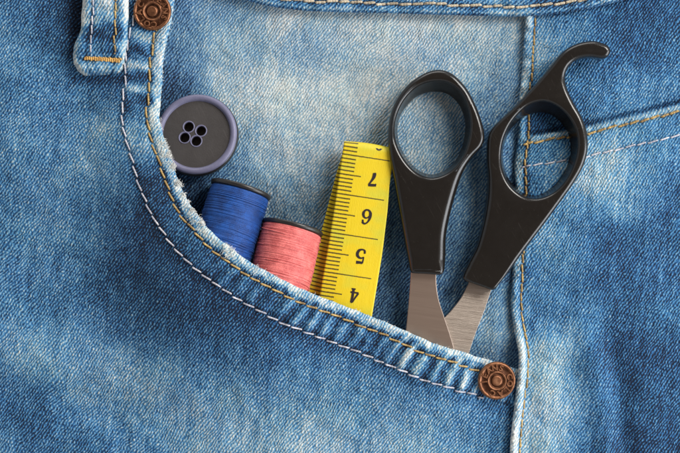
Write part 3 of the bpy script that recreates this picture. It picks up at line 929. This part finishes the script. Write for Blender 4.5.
def make_tape():
    """front run comes up out of the pocket, folds over at the top and goes back down behind, a little askew"""
    org = (342.0, 150.0)
    t = empty('measuring_tape', tuple(W([345, 300, 0])), 'folded yellow tape measure marked 4 to 7, standing in the pocket beside the scissors', 'tape measure')
    rf = 5.0                                   # half the gap at the fold
    ztop = 27.0
    # a point by its run: l = millimetres along (7.5 at the upper line of the 7), v = in from the printed edge
    L0 = np.array([(341.2, 157.2), (321.0, 293.2)]); wid = 51.5
    # frame of the front run, seen positions
    A = np.array(plan(341.8, 157.0, ztop)); ax = np.array([-.150, .9887]); px_ = np.array([.990, .150])
    MMU = 3.93
    def width(dl): return np.interp(dl, [-30, 0, 20, 45, 90, 160, 260], [50.2, 50.6, 50.6, 52.4, 54.0, 54.5, 54.5])
    def front_pt(dl, v):
        """dl: drawing units down from the upper line of the 7"""
        lean = np.interp(dl, [-20, 0, 40, 80, 160], [0, 0, .2, .0, -1.5])
        p = A+ax*dl+px_*(v-0)+px_*lean
        bow = 2.2*np.sin(np.clip(v/52, 0, 1)*math.pi)*.35
        return p[0], p[1], ztop+bow-.02*dl-4.0*sst(4, 0, v)*sst(10, 60, dl)*0
    nv = 34
    vs = np.linspace(0, 1, nv)
    bag = Bag(); uvs = []
    rows = []
    Ltop = -11.0      # where the fold begins
    arc = math.pi*rf
    dls = list(np.linspace(230, Ltop, 150))
    for dl in dls:
        row = [front_pt(dl, f*width(dl)) for f in vs]
        mm = 80-(dl+3.2)/MMU
        rows.append(row); uvs.append([(mm-10.0, f*width(dl)) for f in vs])
    for k in range(1, 17):
        a = math.pi*k/16
        row = []
        for f in vs:
            x, y, z = front_pt(Ltop, f*width(Ltop))
            d = ax*(-(rf+1.6*math.sin(math.pi*f))*math.sin(a))
            row.append((x+d[0], y+d[1], z-rf*1.0*(1-math.cos(a))))
        mm = 80-(Ltop-arc*k/16+3.2)/MMU
        rows.append(row); uvs.append([(mm-10.0, f*width(Ltop)) for f in vs])
    # back run, turned a little anticlockwise about the upper corner
    th = math.radians(6.0)
    ax2 = np.array([-.150*math.cos(th)-.9887*math.sin(th), .9887*math.cos(th)-.150*math.sin(th)])
    px2 = np.array([ax2[1], -ax2[0]])
    B = np.array(front_pt(Ltop, 0)[:2])
    for dl in np.linspace(0, 235, 140)[1:]:
        k = sst(0, 26, dl)
        d = ax*(1-k)+ax2*k; pp = px_*(1-k)+px2*k
        row = []
        for f in vs:
            p = B+d*dl+pp*f*width(20)
            row.append((p[0], p[1], ztop-2*rf-.02*dl-1.5*k))
        mm = 80-(Ltop-arc-dl+3.2)/MMU
        rows.append(row); uvs.append([(mm-10.0+.12, f*width(20)) for f in vs])
    v = np.array(rows); nr = len(rows)
    q = quads(nr, nv)
    # thin but real: the cloth-backed strip has two faces 1.0 apart
    du = np.gradient(v, axis=0); dv = np.gradient(v, axis=1)
    nrm = np.cross(du.reshape(-1, 3), dv.reshape(-1, 3)); nrm /= np.linalg.norm(nrm, axis=1)[:, None]+1e-9
    if nrm[nv*20+5, 2] < 0: nrm = -nrm
    V1 = v.reshape(-1, 3); V2 = V1-nrm*1.1
    n = len(V1)
    ring = [i for i in range(nv)]+[r*nv+nv-1 for r in range(1, nr)]+[(nr-1)*nv+c for c in range(nv-2, -1, -1)]+[r*nv for r in range(nr-2, 0, -1)]
    faces = [tuple(a) for a in q]+[tuple(a[::-1]+n) for a in q]
    for i in range(len(ring)):
        a, b_ = ring[i], ring[(i+1) % len(ring)]
        faces.append((a, a+n, b_+n, b_))
    mats = [0]*len(faces)
    verts = [V1, V2]; cnt = 2*n
    uvflat = np.array(uvs).reshape(-1, 2)
    uva = [uvflat, np.column_stack([uvflat[:, 0], uvflat[:, 1]+0])]
    # printed figures, upside down as the tape runs upward
    fig = Bag()
    for ch, dl, cv in (('7', 17.3, 33.6), ('6', 54.8, 33.0), ('5', 94.2, 33.6), ('4', 134.0, 33.6)):
        for pts, w in FIG[ch]:
            rv, rf_ = ribbon([((p[0]-4.5)*1.0, (p[1]-7.5)*1.0) for p in pts], [x*1.22 for x in w], 0)
            # rotate by half a turn in the tape frame
            out = []
            for a in rv:
                x, y, z = front_pt(dl+a[1]*.98, cv-a[0]*.98)
                out.append((x, y, z+.25))
            fig.add(out, rf_)
    # the foot of the 8 that goes over the fold
    a_ = np.linspace(-1.2, math.pi+1.2, 30)
    for (pts, w) in [([(3.6*math.cos(q_), 4.2*math.sin(q_)) for q_ in a_], [1.6, 2.2, 1.5, 2.2, 1.6])]:
        rv, rf_ = ribbon(pts, w, 0)
        out = []
        for a in rv:
            dl = -16.6+a[1]*1.0; cv = 35.0+a[0]*.85
            x, y, z = front_pt(max(dl, Ltop), cv)
            if dl < Ltop:
                an = min((Ltop-dl)/rf, 1.3)
                d = ax*(-(rf+.25)*math.sin(an)); x += d[0]; y += d[1]; z -= rf*(1-math.cos(an))
            out.append((x, y, z+.28))
        fig.add(out, rf_)
    fv = np.vstack(fig.v)
    verts.append(fv); faces += [tuple(i+cnt for i in f) for f in fig.f]; mats += [1]*len(fig.f)
    uva.append(np.zeros((len(fv), 2)))
    me = mesh_np('tape_band', np.vstack(verts), faces)
    if len(me.polygons) == len(mats): me.polygons.foreach_set('material_index', mats)
    put_uv(me, np.vstack(uva))
    o = link('tape_band', me, [M_TAPE, M_INK])
    o.name = 'tape_band'
    child(o, t)
make_tape()

# ------------------------------------------------------------------ scissors
scissors = empty('scissors', tuple(W([450, 300, 0])), 'open steel scissors with black plastic ring handles, blades tucked into the pocket', 'scissors')

def handle(name, outer, hole_top, hole_bot, z0, z1, bw_f, label, lean):
    zc = (z0+z1)/2
    kx, ky = plan(450, 200, zc)
    def fix(p):
        p = np.asarray(p, float)
        x, y = plan(p[:, 0], p[:, 1], z1-2); return np.stack([x, y], 1)
    O = closed_spline(fix(outer), 420)
    area = .5*np.sum(O[:, 0]*np.roll(O[:, 1], -1)-np.roll(O[:, 0], -1)*O[:, 1])
    if area < 0: O = O[::-1]
    tt, nn = normals2(O, True)        # rows run so that nn points inward in drawing axes
    bw = bw_f(O[:, 0], O[:, 1], -nn)
    k = np.ones(15)/15
    bw = np.convolve(np.r_[bw[-7:], bw, bw[:7]], k, 'valid')
    HT = closed_spline(fix(hole_top), 240); HB = closed_spline(fix(hole_bot), 240)
    def align(h):
        a = .5*np.sum(h[:, 0]*np.roll(h[:, 1], -1)-np.roll(h[:, 0], -1)*h[:, 1])
        return h[::-1] if a < 0 else h
    HT = align(HT); HB = align(HB)
    c = HT.mean(0)
    def start(h):
        a = np.arctan2(h[:, 1]-c[1], h[:, 0]-c[0]); return np.roll(h, -int(np.argmin(np.abs(a))), 0)
    HT = start(HT); HB = start(HB)
    def lift(p):
        return lean[0]*(p[:, 0]-450)+lean[1]*(p[:, 1]-200)
    verts = []; faces = []
    def addloop(p, z):
        st = sum(len(a) for a in verts)
        verts.append(np.column_stack([p, lift(p)+z])); return st
    def bridge(a, b_, n):
        for i in range(n):
            j = (i+1) % n
            faces.append((a+i, a+j, b_+j, b_+i))
    no = len(O)
    loops = []
    for a in np.radians([-90, -60, -30, 0]):
        loops.append(addloop(O+nn*(2.2*(1-math.cos(a)))[..., None] if False else O+nn*(2.2*(1-math.cos(a))), z0+2.2+2.2*math.sin(a)))
    for a in np.radians([0, 12, 24, 36, 48, 60, 72, 82, 90]):
        ins = (bw*(1-math.cos(a)))[:, None]
        st = sum(len(q) for q in verts)
        bz = np.minimum(bw*1.15, (z1-z0)*.45)
        p = O+nn*ins
        verts.append(np.column_stack([p, lift(p)+z1-bz+bz*math.sin(a)])); loops.append(st)
    for a, b_ in zip(loops[:-1], loops[1:]): bridge(a, b_, no)
    top_o = O+nn*bw[:, None]; bot_o = O+nn*2.2
    # hole: rounded lip then funnel down
    nh = len(HT); hl = []
    th, hn = normals2(HT, True)       # hn points to the hole's middle
    for d, dz in ((-3.8, 0), (-2.8, -.14), (-1.8, -.60), (-.9, -1.5), (-.3, -2.7), (0, -4.0)):
        hl.append(addloop(HT+hn*d, z1+dz))
    for f in (.2, .45, .72, .95):
        hl.append(addloop(HT*(1-f)+HB*f, z1-4.0-(z1-z0-6.0)*f**.75))
    hl.append(addloop(HB, z0+1.0)); hl.append(addloop(HB-hn*1.2, z0))
    for a, b_ in zip(hl[:-1], hl[1:]): bridge(a, b_, nh)
    def fill(lo, ln, ho, hn_, up):
        P = np.vstack(verts)
        l1 = [Vector(P[lo+i]) for i in range(ln)]; l2 = [Vector(P[ho+i]) for i in range(hn_)]
        for q in l1+l2: q.z = 0
        for tri in tessellate_polygon([l1, l2]):
            idx = [lo+i if i < ln else ho+i-ln for i in tri]
            A, B, C = P[idx[0]], P[idx[1]], P[idx[2]]
            s = (B[0]-A[0])*(C[1]-A[1])-(B[1]-A[1])*(C[0]-A[0])
            if (s < 0) != up: idx = idx[::-1]
            faces.append(tuple(idx))
    fill(loops[-1], no, hl[0], nh, True)
    fill(loops[0], no, hl[-1], nh, False)
    me = mesh_np(name, np.vstack(verts), faces)
    bm = bmesh.new(); bm.from_mesh(me); bmesh.ops.recalc_face_normals(bm, faces=bm.faces); bm.to_mesh(me); bm.free()
    o = link(name, me, M_HANDLE, label=label)
    return child(o, scissors)

LO = [(441, 69.5), (431, 70.5), (420, 75.5), (408, 84.5), (396.5, 99.5), (390, 117), (388.2, 139), (390, 158), (393.5, 176), (399, 208), (404.5, 240), (408.5, 262), (410.5, 270.5), (413, 273.2),
      (426, 274), (439, 274.8), (443, 273.2), (444.8, 268), (445.8, 255), (446.4, 237), (449.5, 219), (456, 194), (463, 173), (471.5, 158), (481.5, 146.5), (484.6, 137), (483.2, 126), (477.2, 108), (467.8, 89.5), (457.5, 77.5), (449.5, 71.8)]
LHT = [(440, 81.5), (450, 84), (459, 91), (465.5, 102), (469.5, 116), (470, 130), (466.5, 147), (459.5, 161), (449, 171.5), (437, 176.8), (426, 176.5), (414, 170), (403.5, 157.5), (396.5, 142), (395, 127), (398, 113), (405, 99.5), (415, 89), (427, 83)]
LHB = [(439, 90.5), (448, 92.5), (456, 98.5), (462, 107), (465.8, 118.5), (466.2, 130.5), (463.3, 146), (457, 159), (447.5, 168.5), (436.5, 173.4), (427, 173), (416.5, 167.5), (406.5, 156), (399.8, 142), (398.2, 128.5), (400.5, 116), (407, 105.5), (416, 96.5), (427, 91.5)]
def bw_left(x, y, out):
    r = 4.6+4.2*np.clip(out[:, 0]*.9+out[:, 1]*.2, 0, 1)*sst(150, 185, y)
    r += 1.2*np.clip(-out[:, 0], 0, 1)*sst(150, 185, y)
    return np.where(y > 268, 3.0, r)
handle('handle', LO, LHT, LHB, 10, 36, bw_left, 'ring handle without a finger rest', (.015, .02))

RO = [(610.5, 51), (608.5, 46.5), (603.5, 43.5), (593.5, 41), (580.5, 42.6), (569, 47.4), (560, 54.6), (551.5, 65.5), (540.5, 78.8), (529.5, 91), (516.4, 105), (505, 115.5), (493, 127.5), (488.3, 138), (487.4, 160), (488.6, 178), (487.4, 198.5),
      (483.5, 222), (477, 246), (469, 262.5), (463.5, 274.5), (463.2, 279), (467, 281.6), (480, 286), (491, 289.8), (495, 289), (499, 284.4), (509, 271.5), (527.5, 246.5), (546, 222), (561, 201.5), (574, 183), (583.5, 166), (588, 149), (586.8, 131), (582, 117), (574, 103), (567.3, 88.5),
      (565.2, 77), (569, 66.5), (577.8, 59.6), (589, 57.4), (602, 58.8), (608, 56.6)]
RHT = [(543, 101.8), (555, 105.5), (566, 114.5), (574, 126.5), (577.2, 140), (576, 155), (570.5, 171), (562, 184.5), (550.5, 194), (537, 198.3), (524, 196), (512.5, 187.5), (505, 175.5), (501.4, 160), (503, 142), (509.5, 126), (519, 113.5), (530, 105)]
RHB = [(543, 111.5), (553, 114), (562, 121), (568.5, 130), (571.5, 141), (571, 155), (566.5, 169), (558.5, 181), (548.5, 190), (537, 194.5), (526, 192.8), (515.3, 185), (508.3, 174), (504.6, 159.5), (506, 143.5), (512, 129), (521, 119.5), (531, 113.5)]
def bw_right(x, y, out):
    r = 4.0+2.2*np.clip(-out[:, 0], 0, 1)*sst(170, 200, y)+1.0*np.clip(out[:, 0], 0, 1)
    r = np.where(y < 66, 4.6, r)
    return np.where((y > 268) & (out[:, 1] > .5), 3.0, r)
handle('handle', RO, RHT, RHB, 8, 34, bw_right, 'ring handle with a curved finger rest', (.01, -.01))

def blade(name, pts, z0, z1, mat, label, tilt):
    P = np.asarray(pts, float)
    x, y = plan(P[:, 0], P[:, 1], z1); P = np.stack([x, y], 1)
    n = len(P)
    c = P.mean(0)
    def zz(p): return tilt[0]*(p[:, 0]-c[0])+tilt[1]*(p[:, 1]-c[1])
    area = .5*np.sum(P[:, 0]*np.roll(P[:, 1], -1)-np.roll(P[:, 0], -1)*P[:, 1])
    if area < 0: P = P[::-1]
    tt, nn = normals2(P, True)
    top = P+nn*.5
    v = np.vstack([np.column_stack([P, zz(P)+z0]), np.column_stack([P, zz(P)+z1-.5]), np.column_stack([top, zz(top)+z1])])
    f = [tuple(range(n)), tuple(range(3*n-1, 2*n-1, -1))]
    for a in (0, n):
        for i in range(n):
            j = (i+1) % n; f.append((a+i, a+j, a+n+j, a+n+i))
    me = mesh_np(name, v, f)
    bm = bmesh.new(); bm.from_mesh(me); bmesh.ops.recalc_face_normals(bm, faces=bm.faces); bm.to_mesh(me); bm.free()
    return child(link(name, me, mat, label=label, smooth=False), scissors)
def arc_pts(pts, step=2.5): return [tuple(p) for p in spline(pts, step)[0]]
LB = [(412, 262), (436, 262)]+arc_pts([(436, 274), (436.3, 285), (438.7, 300), (444.2, 317), (452.3, 342), (459, 368)])+[(459, 372), (401, 372)]+arc_pts([(403, 350), (406.3, 327), (409, 300), (411, 273)])
RB = [(473, 272), (497, 280)]+arc_pts([(491.5, 290), (484, 312), (476.5, 331), (470.3, 349), (463, 374)])+[(463, 378), (428, 378)]+arc_pts([(428, 345), (440, 323), (452, 309.5), (461.5, 297), (468.5, 283.5)])
blade('blade', LB, 18, 24, M_STEEL_A, 'upper blade with a flat brown sheen', (.06, -.07))
blade('blade', RB, 9, 15, M_STEEL_B, 'lower blade with brush marks', (-.05, .045))

# ------------------------------------------------------------------ light and camera
w = bpy.data.worlds.new('World'); scene.world = w; w.use_nodes = True
bg = w.node_tree.nodes['Background']
wn = w.node_tree; wg = G(wn)
tc = wn.nodes.new('ShaderNodeTexCoord'); sx = wn.nodes.new('ShaderNodeSeparateXYZ'); wn.links.new(tc.outputs['Generated'], sx.inputs[0])
wn.links.new(wg.ramp(sx.outputs[2], [(0.0, (.55, .60, .66)), (.55, (.46, .47, .49)), (.85, (.19, .145, .115)), (1.0, (.14, .10, .075))]), bg.inputs[0])
bg.inputs[1].default_value = 1.0

def area(name, pos, target, size, power, color):
    l = bpy.data.lights.new(name, 'AREA'); l.shape = 'RECTANGLE'; l.size = size[0]; l.size_y = size[1]
    l.energy = power; l.color = color
    o = bpy.data.objects.new(name, l); COL.objects.link(o)
    o.location = pos
    o.rotation_euler = (Vector(target)-Vector(pos)).to_track_quat('-Z', 'Y').to_euler()
    return o
area('window_light', (.46, .34, .52), (0, 0, 0), (.33, .33), 5.8, (1.0, .97, .925))

area('added_low_light', (.58, -.20, .27), (0, 0, 0), (.50, .42), 4.4, (.93, .96, 1.0))  # unseen softbox added for highlights on the handle bevels

area('added_upper_light', (-.05, .66, .20), (0, 0, 0), (.50, .26), 1.8, (1.0, .97, .92))  # unseen light added for the glints on the handle hole rims

cam = bpy.data.cameras.new('camera'); co = bpy.data.objects.new('camera', cam); COL.objects.link(co)
co.location = (0, 0, H*U); co.rotation_euler = (0, 0, 0)
cam.sensor_width = 36; cam.lens = 36*H/680.0
cam.clip_start = .01; cam.clip_end = 50
scene.camera = co
scene.view_settings.view_transform = 'Standard'; scene.view_settings.look = 'None'
scene.view_settings.exposure = -.05; scene.view_settings.gamma = 1
